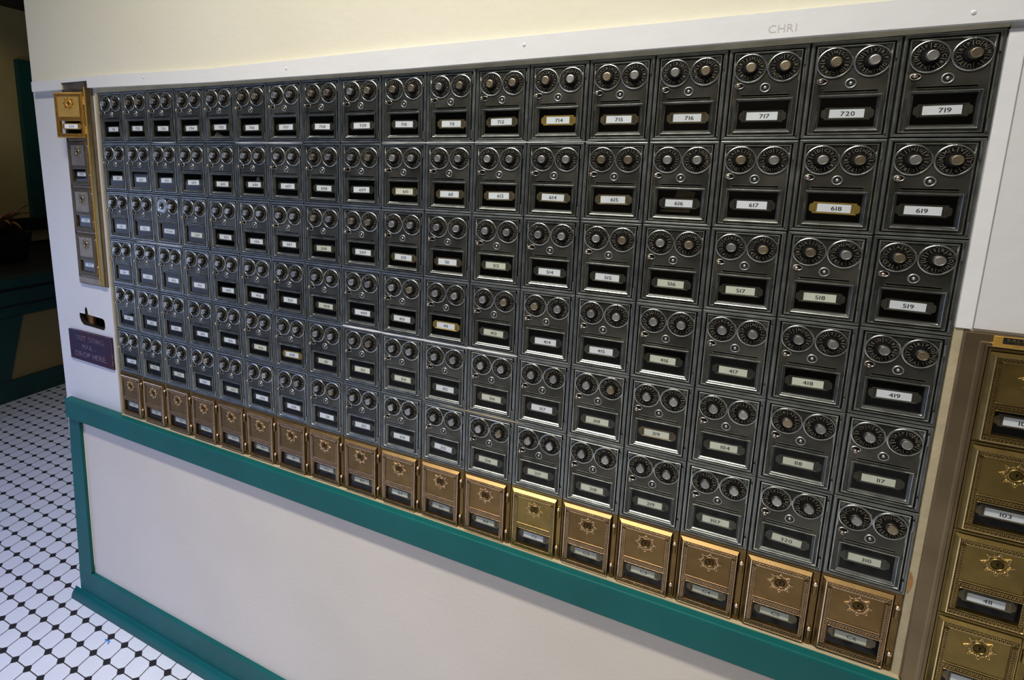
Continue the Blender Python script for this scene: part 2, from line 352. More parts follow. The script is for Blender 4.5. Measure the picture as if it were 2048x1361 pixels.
# rest of the room
c = MB(); c.poly([(-6, -5, 1.57), (6, -5, 1.57), (6, 4.5, 1.57), (-6, 4.5, 1.57)], 'ceil'); struct(c, 'ceiling')
r = MB(); r.box(-6, -2.3, -3.4, -3.3, -1.53, 1.57, 'roomwall'); r.box(-1.2, 6, -3.4, -3.3, -1.53, 1.57, 'roomwall'); r.box(-2.3, -1.2, -3.4, -3.3, -1.53, 0.85, 'roomwall'); r.box(-2.3, -1.2, -3.4, -3.3, 1.45, 1.57, 'roomwall'); struct(r, 'wall_back')
r = MB(); r.box(3.2, 3.3, -3.3, 2, -1.53, 1.57, 'roomwall'); struct(r, 'wall_right')
r = MB(); r.box(-6, 0, 2.6, 2.7, -1.53, 1.57, 'roomwall'); struct(r, 'wall_end')
r = MB()   # entrance wall with a tall glazed opening
r.box(-3.05, -2.98, -3.3, -2.9, -1.53, 1.57, 'roomwall'); r.box(-3.05, -2.98, -1.3, 0.0, -1.53, 1.57, 'roomwall'); r.box(-3.05, -2.98, -2.9, -1.3, -0.25, 1.57, 'roomwall')
struct(r, 'wall_entrance')
w = MB()
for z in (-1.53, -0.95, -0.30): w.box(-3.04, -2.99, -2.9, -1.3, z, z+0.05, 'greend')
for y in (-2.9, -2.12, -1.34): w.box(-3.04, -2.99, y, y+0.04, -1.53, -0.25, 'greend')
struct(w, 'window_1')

# far dark alcove on the left: teal dado with a ledge, tan wall, sill and post
fx = -2.03
d = MB()
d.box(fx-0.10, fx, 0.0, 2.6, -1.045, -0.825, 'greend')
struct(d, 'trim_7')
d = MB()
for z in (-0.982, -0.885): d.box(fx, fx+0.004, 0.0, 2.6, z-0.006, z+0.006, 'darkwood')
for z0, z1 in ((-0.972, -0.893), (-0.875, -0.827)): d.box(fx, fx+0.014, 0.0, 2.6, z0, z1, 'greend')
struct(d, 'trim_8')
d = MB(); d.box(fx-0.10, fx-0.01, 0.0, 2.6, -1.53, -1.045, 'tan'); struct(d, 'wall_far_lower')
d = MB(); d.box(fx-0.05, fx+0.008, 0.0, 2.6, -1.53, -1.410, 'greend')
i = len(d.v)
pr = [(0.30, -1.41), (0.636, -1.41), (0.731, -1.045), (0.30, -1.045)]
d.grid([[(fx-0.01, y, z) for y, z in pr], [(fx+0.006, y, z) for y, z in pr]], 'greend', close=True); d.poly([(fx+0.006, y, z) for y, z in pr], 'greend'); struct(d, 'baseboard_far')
d = MB(); d.box(-3.35, fx-0.001, 0.0, 2.6, -0.86, -0.826, 'darkwood'); struct(d, 'trim_9')
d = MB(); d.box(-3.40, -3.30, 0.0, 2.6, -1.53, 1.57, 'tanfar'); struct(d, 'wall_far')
d = MB(); d.box(-3.30, -3.24, 0.0, 2.6, -0.703, -0.606, 'darkwood'); d.box(-3.30, -3.28, 0.0, 2.6, -0.826, -0.796, 'darkwood')
struct(d, 'trim_10')
d = MB(); d.box(-3.30, -3.25, 1.45, 1.61, -0.606, 0.59, 'greenfar'); d.box(-3.30, -3.25, 1.61, 2.2, -0.606, 0.59, 'greenfar'); struct(d, 'door_1')
d = MB(); d.box(-3.3, -2.2, -0.0, 2.6, 0.96, 1.569, 'darkwood'); struct(d, 'trim_11')

# plant in a black planter on the ledge
pl = thing('potted_plant', 'potted plant with drooping reddish leaves in a black planter on the dark ledge', 'plant', (-2.72, 0.93, -0.826))
p = MB(); p.rects((-0.17, 0.17, 0, 0.19), (-0.15, 0.15, 0.01, 0.18), [(0, 0.16), (0, -0.16)], 'darkwood')
p = MB()
for (a, b, z0, z1) in ((0.13, 0.16, 0.0, 0.19),):
    lo = [(-a, -a, z0), (a, -a, z0), (a, a, z0), (-a, a, z0)]; hi = [(-b, -b, z1), (b, -b, z1), (b, b, z1), (-b, b, z1)]
    hi2 = [(x*.92, y*.92, z1) for x, y, _ in hi]; inn = [(x*.9, y*.9, z1-.04) for x, y, _ in hi]
    p.grid([lo, hi, hi2, inn], 'darkwood', close=True); p.poly(inn, 'darkwood'); p.poly(lo, 'darkwood')
p.build('planter', pl)
p = MB()
for k in range(22):
    a = k*2.399+0.3; L_ = 0.20+0.10*random.random(); droop = 0.4+random.random()*1.1; wdt = 0.018+0.012*random.random(); rows = []
    for t in [q/8 for q in range(9)]:
        rr = 0.02+L_*t*(0.75); zz = 0.16+L_*(1.35*t-droop*t*t*1.1); ww = wdt*math.sin(math.pi*min(1, t*0.9+0.1))+0.001
        cx_, cy_ = rr*math.cos(a), rr*math.sin(a); px_, py_ = -math.sin(a)*ww, math.cos(a)*ww
        rows.append([(cx_-px_, cy_-py_, zz+0.004), (cx_, cy_, zz-0.003), (cx_+px_, cy_+py_, zz+0.004)])
    p.grid(rows, 'leaf', True)
p.build('foliage', pl)

# ceiling lamps (out of frame, they light the room; the rear one is added fill)
for x, y, lb in ((0.98, -1.02, 'white ceiling strip lamp above the mailbox wall'), (1.6, -2.5, 'added white ceiling strip lamp, fill light towards the back of the room')):
    t = thing('ceiling_lamp', lb, 'lamp', (x, y, 1.50))
    q = MB(); q.box(-0.64, 0.64, -0.11, 0.11, 0.02, 0.068, 'lampshade'); q.build('housing', t)

# ------------------------------------------------------------------ dark twin-dial mailbox meshes
def frame_mesh():
    b = MB()
    prof = [(0, -0.030), (0, -0.0016), (0.13, -0.0003), (0.30, 0.0), (0.50, 0.0), (0.58, -0.0011), (0.80, -0.0013), (0.86, -0.0040), (0.92, -0.012)]
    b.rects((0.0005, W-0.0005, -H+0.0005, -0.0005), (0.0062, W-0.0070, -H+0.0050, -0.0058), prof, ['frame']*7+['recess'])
    return b.mesh('frame')
def body_mesh():
    b = MB(); x0, x1, z0, z1 = 0.0055, W-0.0063, -H+0.0045, -0.0052
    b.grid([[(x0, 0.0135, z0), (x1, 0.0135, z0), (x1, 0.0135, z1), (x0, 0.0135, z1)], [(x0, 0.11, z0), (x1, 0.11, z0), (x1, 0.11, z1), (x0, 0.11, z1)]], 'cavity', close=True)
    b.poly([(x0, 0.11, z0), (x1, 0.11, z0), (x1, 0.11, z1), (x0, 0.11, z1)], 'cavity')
    return b.mesh('compartment')
DX0, DX1, DZ0, DZ1 = 0.0069, 0.0843, -0.1160, -0.0064
C1, C2, CZ, RD = 0.0269, 0.0652, -0.0272, 0.0170
WO = (0.0132, 0.0793, -0.1120, -0.0668); WI = (0.0176, 0.0756, -0.1068, -0.0705)
def door_mesh():
    b = MB(); fd = -0.0018
    hs = [WI, (0.0190, 0.0745, -0.0636, -0.0619), (0.0125, 0.0205, -0.0515, -0.0478)]
    split = -0.0290
    xs = sorted({DX0, DX1, *[h[0] for h in hs], *[h[1] for h in hs]}); zs = sorted({DZ0, split, *[h[2] for h in hs], *[h[3] for h in hs]})
    b.plate(xs, zs, hs, fd, 0.003, 'field', 'recess')
    b.plate([DX0, DX1], [split, DZ1], [], fd, 0.004, 'recess')  # shade around the dials put into this darker upper field
    # raised rim
    b.rects((DX0, DX1, DZ0, DZ1), (DX0+0.0022, DX1-0.0022, DZ0+0.0022, DZ1-0.0022), [(0, -0.012), (0, -0.0006), (0.2, 0), (0.7, 0), (1, -0.0012), (1.0, fd)], 'pewter')
    # rings round the dials, bridge and posts
    for cx in (C1, C2):
        b.lathe(cx, CZ, [(RD, fd), (RD, -0.0002), (RD+0.0003, 0.0003), (RD+0.0009, 0.0002), (RD+0.0016, -0.0002), (RD+0.0020, -0.0005), (RD+0.0021, fd)], 'pewter', 56)
        b.lathe(cx, CZ, [(RD+0.0020, -0.0008), (RD+0.0030, -0.0010), (RD+0.0032, fd)], 'frame', 56) if cx == 99 else None
        b.bar((cx, DZ1-0.001), (cx, CZ+RD+0.0002), 0.0012, fd, 0.0007, 'pewter')
    b.bar(((C1+C2)/2, CZ+0.004), ((C1+C2)/2, CZ-0.004), 0.0026, fd, 0.0002, 'pewter')
    # shoulders falling from the dials to the side rims
    b.bar((DX1-0.0018, CZ-0.010), (DX1-0.0018, CZ-0.019), 0.0022, fd, -0.0003, 'pewter'); b.bar((DX0+0.0018, CZ-0.008), (DX0+0.0018, CZ-0.017), 0.0022, fd, -0.0003, 'pewter')
    # hatched corners
    for s_, ox in ((1, DX1-0.0024), (-1, DX0+0.0024)):
        for k in range(4):
            t = 0.0012+k*0.0016
            b.bar((ox-s_*t, DZ1-0.0026), (ox-s_*0.0004, DZ1-0.0026-t), 0.0007, fd, -0.0006, 'pewter')
    # fine hatching beside the window
    for k in range(22):
        z = -0.0745-k*0.00178
        for x in (DX0+0.0026, DX1-0.0042):
            b.bar((x, z-0.0013), (x+0.0020, z), 0.0006, fd, -0.0009, 'frame')
    # raised window surround sloping into the opening
    b.rects(WO, WI, [(0, fd), (0.05, 0.0008), (0.18, 0.0016), (0.32, 0.0010), (0.40, -0.0006), (0.56, -0.0002), (0.62, -0.0010), (1.0, -0.0030)],
            ['pewter', 'pewter', 'pewter', 'frame', 'pewter', 'pewter', 'sill'])
    # lip under the slit and oval escutcheon of the catch
    b.bar((0.0185, -0.0642), (0.0750, -0.0642), 0.0008, fd, -0.0006, 'pewter')
    b.bar((0.0190, -0.0614), (0.0745, -0.0614), 0.0006, fd, -0.0010, 'pewter')
    b.lathe(0.0165, -0.0497, [(0.0052, fd), (0.0050, -0.0004), (0.0041, -0.0003), (0.0037, fd-0.001)], 'pewter', 24, sx=1.15, sz=0.78)
    b.disc(0.0165, -0.0497, 0.0038, fd+0.0002, 'black', 20, 1.15, 0.78)
    return b.mesh('door')
def dial_mesh(letters):
    b = MB(); b.lathe(0, 0, [(RD+0.0001, -0.0016), (RD, -0.0004), (0.0093, -0.0008), (0.0088, 0.0012), (0.0070, 0.0016), (0.0, 0.0016)], 'black', 48, False)
    for k, ch in enumerate(letters):
        a = 2*math.pi*k/10; a2 = a+math.pi/10
        b.text(ch, -math.sin(a)*0.0131, math.cos(a)*0.0131, 0.0040, 0.00005, 'dialmark', rot=a, wscale=1.0)
        b.text(ch, -math.sin(a)*0.0131+0.0002, math.cos(a)*0.0131+0.0002, 0.0040, 0.00008, 'dialmark', rot=a, wscale=1.0)
        b.bar((-math.sin(a2)*0.0097, math.cos(a2)*0.0097), (-math.sin(a2)*0.0163, math.cos(a2)*0.0163), 0.00085, -0.0007, 0.0001, 'dialmark')
        for e in (-0.17, 0.17):
            b.bar((-math.sin(a+e)*0.0152, math.cos(a+e)*0.0152), (-math.sin(a+e)*0.0163, math.cos(a+e)*0.0163), 0.0008, -0.0007, 0.0001, 'dialmark')
    return b.mesh('dial')
def knob_mesh(mt):
    b = MB()
    b.lathe(0, 0, [(0.0066, 0.0014), (0.0063, 0.0034), (0.0056, 0.0041), (0.0046, 0.0043), (0.0045, 0.0052)], 'knobneck', 28)
    b.lathe(0, 0, [(0.0045, 0.0050), (0.0056, 0.0050), (0.0061, 0.0055), (0.0061, 0.0076), (0.0057, 0.0084)], mt, 32)
    b.lathe(0, 0, [(0.0057, 0.0084), (0.0049, 0.0087), (0.0047, 0.0083), (0.0, 0.0083)], mt, 32, False)
    return b.mesh('knob')
def key_mesh(pattern=True):
    b = MB(); b.lathe(0, 0, [(0.0064, -0.0018), (0.0061, -0.0006), (0.0053, -0.0002), (0.0047, -0.0006)], 'steel', 28); b.lathe(0, 0, [(0.0047, -0.0006), (0.0040, -0.0016), (0.0022, -0.0016)], 'recess', 28)
    b.lathe(0, 0, [(0.0024, -0.0016), (0.0021, -0.0004), (0.0012, 0.0003), (0.0, 0.0005)], 'steel', 20)
    return b.mesh('key_cover')
def pin_mesh():
    b = MB(); b.lathe(0, 0, [(0.0016, -0.002), (0.0016, 0.0042), (0.0025, 0.0050), (0.0029, 0.0064), (0.0024, 0.0080), (0.0012, 0.0087), (0, 0.0088)], 'pin', 16)
    return b.mesh('latch_knob')
def hinge_mesh():
    b = MB()
    b.grid([[(0.0014*math.cos(t)+0, -0.0006-0.0014*math.sin(t), z) for t in [k*math.pi/6 for k in range(12)]] for z in (-0.0075, 0.0075)], 'frame', True, True)
    b.disc(0, 0.0075, 0.0001, 0, 'frame', 4)
    return b.mesh('hinge')
def glass_mesh():
    b = MB(); b.poly([(WI[0], 0.0033, WI[2]), (WI[1], 0.0033, WI[2]), (WI[1], 0.0033, WI[3]), (WI[0], 0.0033, WI[3])], 'glass'); return b.mesh('window_pane')
HP = [(-0.0226, 0.0062), (0.0226, 0.0062), (0.0226, 0.0046), (0.0250, 0.0040), (0.0262, 0.0024), (0.0262, -0.0024), (0.0250, -0.0040), (0.0226, -0.0046), (0.0226, -0.0062), (-0.0226, -0.0062), (-0.0226, -0.0046), (-0.0250, -0.0040), (-0.0262, -0.0024), (-0.0262, 0.0024), (-0.0250, 0.0040), (-0.0226, 0.0046)]
def holder_mesh(mt):
    b = MB(); b.sheet([[(x*1.04, z*1.25) for x, z in HP]], -0.0046, 0.0006, mt)
    b.rects((-0.0215, 0.0215, -0.0068, 0.0068), (-0.0202, 0.0202, -0.0060, 0.0060), [(0, -0.0046), (0.3, -0.0039), (1, -0.0044)], mt)
    return b.mesh('card_holder')
def card_mesh(txt, mt='card', h=0.0052, dx=0.0, wid=0.0180, dark=False):
    b = MB(); b.sheet([[(-wid, -0.0053), (wid, -0.0053), (wid, 0.0053), (-wid, 0.0053)]], -0.0040, 0.0003, mt)
    b.text(txt, dx, 0, h, -0.00385, 'ink', 0.17, wscale=1.2)
    b.text(txt, dx+0.00022, 0, h, -0.00384, 'ink', 0.17, wscale=1.2)
    return b.mesh('number_card')

fm, bm_, dm, gm, km, pm, hm = frame_mesh(), body_mesh(), door_mesh(), glass_mesh(), key_mesh(), pin_mesh(), hinge_mesh()
dial_l, dial_r = dial_mesh('ABCDEFGHJK'), dial_mesh('LMNOPRSTUV')
knobs = [knob_mesh('knob'), knob_mesh('knobwarm')]
holders = {k: holder_mesh(k) for k in ('holder', 'holdertan', 'holdergold')}

ROWS = [['701', '702', '703', '704', '705', '706', '707', '708', '709', '710', '711', '712', '714', '715', '716', '717', '720', '719'],
        ['601', '602', '603', '604', '605', '606', '607', '608', '609', '610', '611', '612', '614', '615', '616', '617', '618', '619'],
        ['501', '502', 'SPARE', '504', '505', '506', '507', '508', '509', '510', '511', '512', '514', '515', '516', '517', '518', '519'],
        ['401', '402', '403', '404', '405', '406', '407', '408', '409', '410', '411', '412', '414', '415', '416', '417', '418', '419'],
        ['301', '302', '303', '304', '305', '306', '308', '311', '312', '314', '315', '316', '317', '318', '319', '104', '118', '117'],
        ['201', '202', '203', '204', '205', '206', '208', '211', '212', '214', '215', '216', '217', '218', '219', '307', '320', '310']]
ROWN = ['top', 'second', 'third', 'fourth', 'fifth', 'sixth']
GOLDH = {'714', '618', '411', '308'}; TANH = {'511', '510', '711', '716', '715', '610', '712', '614', '615', '612', '319', '611', '404'}
AGED = {'516', '517', '412', '418', '316', '314', '318', '319', '118', '117', '307', '320', '310', '219', '218', '217', '216', '104', '610', '512', '417', '408', '311', '312', '205', '202', '203', '306', '508', '504', '416', '518'}
def dz_at(x):   # the bank of boxes is not perfectly level
    P_ = [(0, .0030), (.28, .0014), (.55, -.0005), (.83, -.0020), (1.10, -.0022), (1.38, -.0012), (1.66, .0016)]
    for (a, va), (b_, vb) in zip(P_, P_[1:]):
        if x <= b_: return va+(vb-va)*(x-a)/(b_-a)
    return P_[-1][1]

def children(parent, name, me, loc=(0, 0, 0), rot=0.0):
    o = put(name, me, parent, loc)
    if rot: o.rotation_euler = (0, rot, 0)
    return o
random.seed(11)
for r_, row in enumerate(ROWS):
    for c_, num in enumerate(row):
        x, z = c_*W, -r_*H
        nb = row[c_-1] if c_ else None
        where = ('just right of box %s' % nb) if nb else 'at the far left end'
        if num == 'SPARE': lb = 'dark metal post office box marked SPARE, left dial missing, third row from the top'
        else: lb = 'dark metal post office box numbered %s, %s row, %s' % (num, ROWN[r_], where)
        t = thing('post_office_box', lb, 'mailbox', (x, random.uniform(-0.0003, 0.0003), z+dz_at(x+W/2)), 'dark twin-dial post office boxes')
        t.rotation_euler = (math.radians(random.uniform(-0.5, 0.5)), 0, math.radians(random.uniform(-0.35, 0.35)))
        children(t, 'frame', fm); children(t, 'compartment', bm_)
        dr = children(t, 'door', dm)
        children(t, 'hinge', hm, (0.0872, 0, -0.0185)); children(t, 'hinge', hm, (0.0872, 0, -0.1080))
        children(dr, 'window_pane', gm)
        children(dr, 'key_cover', km, (0.0464, 0, -0.0530))
        jx, jz = random.uniform(-.0015, .0015), random.uniform(-.0012, .0012)
        hk = 'holdergold' if num in GOLDH else ('holdertan' if num in TANH else 'holder')
        tilt = math.radians(random.uniform(-1.2, 1.2)+(4 if num in ('215', '320') else 0))
        hl = children(dr, 'card_holder', holders[hk], (0.0468+jx, 0, -0.0890+jz), tilt)
        if hk == 'holdergold': hl['label'] = 'bright golden card holder'
        aged = num in AGED
        cdm = card_mesh(num, 'cardold' if aged else 'card', 0.0050 if num == 'SPARE' else 0.0057, random.uniform(-.001, .003))
        co = children(dr, 'number_card', cdm, (0.0462+jx, 0, -0.0888+jz), tilt)
        if num != 'SPARE': children(dr, 'latch_knob', pm, (0.0135+random.uniform(-.0004, .0006), 0, -0.0498))
        for s_, (cx, dme) in enumerate(((C1, dial_l), (C2, dial_r))):
            if num == 'SPARE' and s_ == 0:
                b = MB(); b.lathe(0, 0, [(RD, -0.0015), (0.0150, -0.0004), (0.0130, -0.0012), (0.0105, -0.0002), (0.0070, -0.0004), (0.0062, -0.004)], 'pewter', 36); b.disc(0, 0, 0.0064, -0.0036, 'black', 20)
                o = b.build('blank_dial_ring', dr, (cx, 0, CZ)); o['label'] = 'plain grey ring where the dial is missing'
                continue
            dd = children(t, 'dial', dme, (cx, 0, CZ), random.uniform(0, 6.28))
            kn = children(dd, 'knob', knobs[1 if (random.random() < (0.7 if r_ == 0 and c_ > 4 else 0.35 if r_ < 3 and c_ > 6 else 0.1)) else 0])

# pale papers seen behind the panes, and one shape painting a reflection
def letter(name, lb, x, z, pts, mt='paper', y=0.012):
    t = MB(); t.sheet([pts], 0, 0.0015, mt); o = t.build(name, None, (x, y, z+ZO)); tag(o, lb, 'paper'); return o
letter('paper_slip', 'crumpled cream paper slip at the bottom of the pane of box 705', 4*W+0.024, -0.1090, [(-.004, 0.0), (.012, 0.0), (.020, .004), (.010, .008), (.001, .012), (-.005, .006)])
letter('pale_pane_shape', 'pale folded paper behind the pane of box 606', 5*W+0.045, -H-0.080, [(0, 0), (.012, 0), (.008, .008), (.003, .007)])
letter('pale_pane_shape', 'grey shape imitating pale reflections in the pane of box 616', 14*W+0.022, -H-0.105, [(0, 0), (.040, .0), (.046, .030), (.022, .034), (.016, .012)], 'holdertan', 0.02)  # stands in for whitish reflections on this pane

# ------------------------------------------------------------------ brass mailboxes
def greek(b, a, e, hgt, d, mt, n):     # running key pattern between two points on the face
    (ax, az), (ex, ez) = a, e; L_ = math.hypot(ex-ax, ez-az); ux, uz = (ex-ax)/L_, (ez-az)/L_; vx, vz = -uz, ux
    u = L_/n
    for k in range(n):
        P_ = lambda p, q: (ax+ux*(k+p)*u+vx*q*hgt, az+uz*(k+p)*u+vz*q*hgt)
        w_ = 0.00055
        b.bar(P_(.08, -.5), P_(.08, .5), w_, d, d+0.0011, mt); b.bar(P_(.08, .45), P_(.72, .45), w_, d, d+0.0011, mt)
        b.bar(P_(.68, .45), P_(.68, -.1), w_, d, d+0.0011, mt); b.bar(P_(.36, -.5), P_(1.05, -.5), w_, d, d+0.0011, mt)
BDX0, BDX1, BDZ0, BDZ1 = 0.0022, 0.0822, -0.1195, -0.0052
BW = (0.0150, 0.0757, -0.1085, -0.0772)
def brass_door(k):
    a, hi, lo = k, k+'_hi', k+'_lo'
    b = MB()
    b.rects((BDX0, BDX1, BDZ0, BDZ1), (BDX0+0.0042, BDX1-0.0024, BDZ0+0.0018, BDZ1-0.0046), [(0, -0.006), (0, -0.0014), (0.12, -0.0008), (0.88, 0.0034), (1.0, 0.0036)], [a, a, a, hi])
    x0, x1, z0, z1 = BDX0+0.0042, BDX1-0.0024, BDZ0+0.0018, BDZ1-0.0046
    # border ground and inner fields
    fx0, fx1 = x0+0.0072, x1-0.0070; zt = z1-0.0060; zm0, zm1 = -0.0735, -0.0672; zb = z0+0.0075
    b.plate(sorted([x0, x1, BW[0], BW[1], fx0, fx1]), sorted([z0, z1, BW[2], BW[3], zt, zm1]), [BW, (fx0, fx1, zm1, zt)], 0.0030, 0.0075, lo, a)
    b.rects((x0, x1, z0, z1), (x0+.001, x1-.001, z0+.001, z1-.001), [(0, 0.0036), (0.6, 0.0038), (1, 0.0030)], hi)
    b.poly([(fx0, -0.0027, zm1), (fx1, -0.0027, zm1), (fx1, -0.0027, zt), (fx0, -0.0027, zt)], a)
    for zz in (zt, zm1): b.bar((fx0-.0005, zz), (fx1+.0005, zz), 0.0009, 0.0030, 0.0040, hi)
    for xx in (fx0, fx1): b.bar((xx, zm1), (xx, zt), 0.0008, 0.0030, 0.0037, a)
    b.bar((BW[0], BW[3]+0.0006), (BW[1], BW[3]+0.0006), 0.0009, 0.0030, 0.0038, hi)
    b.rects((BW[0]-.0012, BW[1]+.0012, BW[2]-.0016, BW[3]+.0004), BW, [(0, 0.0030), (.3, 0.0040), (1, 0.0006)], hi)
    greek(b, (x0+0.002, (z1+zt)/2-0.0002), (x1-0.002, (z1+zt)/2-0.0002), 0.0036, 0.0030, hi, 18)
    greek(b, (fx0, (zm1-0.0726)/2-0.0336+0.0001), (fx1, (zm1-0.0726)/2-0.0336+0.0001), 0.0032, 0.0030, hi, 16) if False else None
    greek(b, (fx0, -0.0716), (fx1, -0.0716), 0.0040, 0.0030, hi, 16)
    greek(b, (x0+0.002, z0+0.0042), (x1-0.002, z0+0.0042), 0.0042, 0.0030, hi, 18)
    greek(b, (x0+0.0044, z0+0.010), (x0+0.0044, z1-0.009), 0.0038, 0.0030, hi, 24)
    greek(b, (x1-0.0042, z0+0.010), (x1-0.0042, z1-0.009), 0.0038, 0.0030, hi, 24)
    return b.mesh('door')
SX, SZ = 0.0446, -0.0335
def star_mesh(k):
    b = MB(); hi = k+('_lo' if k == 'gold' else '_hi')
    for q in range(8):
        a = q*math.pi/4+math.pi/8*0
        P_ = lambda r, e: (SX+math.sin(a+e)*r, SZ+math.cos(a+e)*r)
        b.bar(P_(0.0098, -0.30), P_(0.0158, 0.0), 0.0008, 0.0027, 0.0040, hi); b.bar(P_(0.0098, 0.30), P_(0.0158, 0.0), 0.0008, 0.0027, 0.0040, hi)
        b.bar(P_(0.0088, math.pi/8-0.12), P_(0.0122, math.pi/8), 0.0007, 0.0027, 0.0037, hi); b.bar(P_(0.0088, math.pi/8+0.12), P_(0.0122, math.pi/8), 0.0007, 0.0027, 0.0037, hi)
        b.lathe(*P_(0.0112, 0), [(0.0011, 0.0027), (0.0009, 0.0033), (0, 0.0036)], hi, 8)
    return b.mesh('star_ornament')
def lock_mesh(k):
    b = MB(); b.lathe(SX, SZ, [(0.0084, 0.0027), (0.0080, 0.0040), (0.0072, 0.0045), (0.0064, 0.0040), (0.0060, 0.0028)], k, 28)
    b.lathe(SX, SZ, [(0.0060, 0.0028), (0.0055, 0.0034), (0.0040, 0.0036), (0, 0.0036)], k+'_lo', 24)
    b.box(SX-0.0006, SX+0.0006, -0.0039, -0.0030, SZ-0.0024, SZ+0.0016, 'black'); b.lathe(SX, SZ+0.0016, [(0.0012, 0.0030), (0.0012, 0.0039), (0, 0.0039)], 'black', 10)
    return b.mesh('lock')
def brass_frame(k):
    b = MB()
    b.rects((0.0004, W-0.0004, -H+0.0004, -0.0004), (0.0026, BDX1+0.0008, -H+0.0018, -0.0046), [(0, -0.030), (0, -0.0020), (0.10, -0.0010), (0.8, -0.0010), (0.95, -0.0016), (1.0, -0.0120)], k)
    x0, x1, z0, z1 = 0.003, 0.083, -H+0.002, -0.005
    b.grid([[(x0, 0.0115, z0), (x1, 0.0115, z0), (x1, 0.0115, z1), (x0, 0.0115, z1)], [(x0, 0.10, z0), (x1, 0.10, z0), (x1, 0.10, z1), (x0, 0.10, z1)]], 'cavity', close=True)
    b.poly([(x0, 0.10, z0), (x1, 0.10, z0), (x1, 0.10, z1), (x0, 0.10, z1)], 'cavity')
    return b.mesh('frame')
def bhinge_mesh(k):
    b = MB(); n = 12
    for z0, z1, r in ((-0.0090, 0.0045, 0.0027), (0.0048, 0.0078, 0.0030)):
        b.grid([[(r*math.cos(2*math.pi*q/n), -0.0012-r*math.sin(2*math.pi*q/n), z) for q in range(n)] for z in (z0, z1)], k if r < .0028 else k+'_hi', True, True)
    R_ = 0.0030
    b.grid([[(R_*s_*math.cos(2*math.pi*q/n), -0.0012-R_*s_*math.sin(2*math.pi*q/n), 0.0078+zz) for q in range(n)] for s_, zz in ((1, 0), (.8, .0012), (.35, .0018), (0.01, .0019))], k+'_hi', True, True)
    b.grid([[(R_*s_*math.cos(2*math.pi*q/n), -0.0012-R_*s_*math.sin(2*math.pi*q/n), -0.0090-zz) for q in range(n)] for s_, zz in ((.95, 0), (.7, .0010), (0.01, .0014))], k+'_hi', True, True)
    return b.mesh('hinge')
def bglass_mesh():
    b = MB(); b.poly([(BW[0], 0.0005, BW[2]), (BW[1], 0.0005, BW[2]), (BW[1], 0.0005, BW[3]), (BW[0], 0.0005, BW[3])], 'glass'); return b.mesh('window_pane')
bg = bglass_mesh()
BK = {}
def kit(k):
    if k not in BK: BK[k] = (brass_frame(k), brass_door(k), star_mesh(k), lock_mesh(k), bhinge_mesh(k))
    return BK[k]
def brass_box(x, z, num, k, label, group, opened=0.0, cardm='cardold', y=0.0, hk='holdertan', kframe=None, pane=True):
    t = thing('post_office_box', label, 'mailbox', (x, y, z), group)
    F, D, S_, L_, Hh = kit(k)
    children(t, 'frame', kit(kframe or k)[0])
    dr = children(t, 'door', D)
    if opened:
        px_ = 0.0835; dr.location = (px_*(1-math.cos(opened)), -px_*math.sin(opened), 0); dr.rotation_euler = (0, 0, opened)
    for zz in (-0.0268, -0.1000): children(t, 'hinge', Hh, (0.0865, 0, zz))
    children(dr, 'star_ornament', S_); children(dr, 'lock', L_)
    if pane: children(dr, 'window_pane', bg)
    children(dr, 'card_holder', holders[hk], (0.0452, -0.0045 if opened else -0.0015, -0.0905))
    children(dr, 'number_card', card_mesh(num, cardm, 0.0056, 0.0012), (0.0440, -0.0045 if opened else -0.0015, -0.0905))
    return t
for c_ in range(18):
    num = 'ABC'[c_//6]+str(c_ % 6+1); x = c_*W
    k = 'brass' if num == 'C1' else 'bronze'
    prev = ('ABC'[(c_-1)//6]+str((c_-1) % 6+1)) if c_ else None
    lb = ('yellower brass keyed mailbox numbered C1, bottom row, just right of box B6' if num == 'C1' else
          'bronze keyed mailbox numbered %s with star lock, bottom row, %s' % (num, ('just right of box '+prev) if prev else 'at the far left end'))
    t = brass_box(x, -6*H+dz_at(x+W/2), num, k, lb, 'bronze keyed mailboxes along the bottom row', cardm='card' if num == 'C1' else 'cardold')
    t.rotation_euler = (math.radians(random.uniform(-0.4, 0.4)), 0, math.radians(random.uniform(-0.3, 0.3)))

# left column of four, set in a brass strip; the top door stands ajar
lf = thing('brass_mailbox_strip', 'tall brass strip holding four small keyed mailboxes at the left end', 'mailbox frame', (-0.1388, 0, 0.0))
b = MB(); zt, zb = 0.0315, -0.497; zc = 0.0125
b.rects((0, 0.1155, zb, zt), (0.0022, 0.0940, zc-4*H-0.0005, zc+0.0005), [(0, -0.012), (0, 0.0036), (0.12, 0.0046), (0.80, 0.0046), (0.9, 0.0030), (1.0, 0.0030), (1.0, -0.020)], 'tarn')
b.build('surround', lf)
b = MB(); bevbox(b, 0.0942, 0.0968, -0.0075, -0.0032, zb+0.004, zt-0.012, 0.0008, 'gold'); bevbox(b, 0.0985, 0.1150, -0.0062, -0.0032, zb+0.002, zt-0.002, 0.0012, 'brass'); bevbox(b, 0.0985, 0.0995, -0.0070, -0.0060, zb+0.002, zt-0.02, 0.0003, 'gold'); bevbox(b, 0.1140, 0.1150, -0.0070, -0.0060, zb+0.002, zt-0.02, 0.0003, 'brass'); b.build('hinge_rail', lf)
posn = ['topmost of the left column, its door ajar', 'second from the top', 'third from the top', 'lowest of the left column']
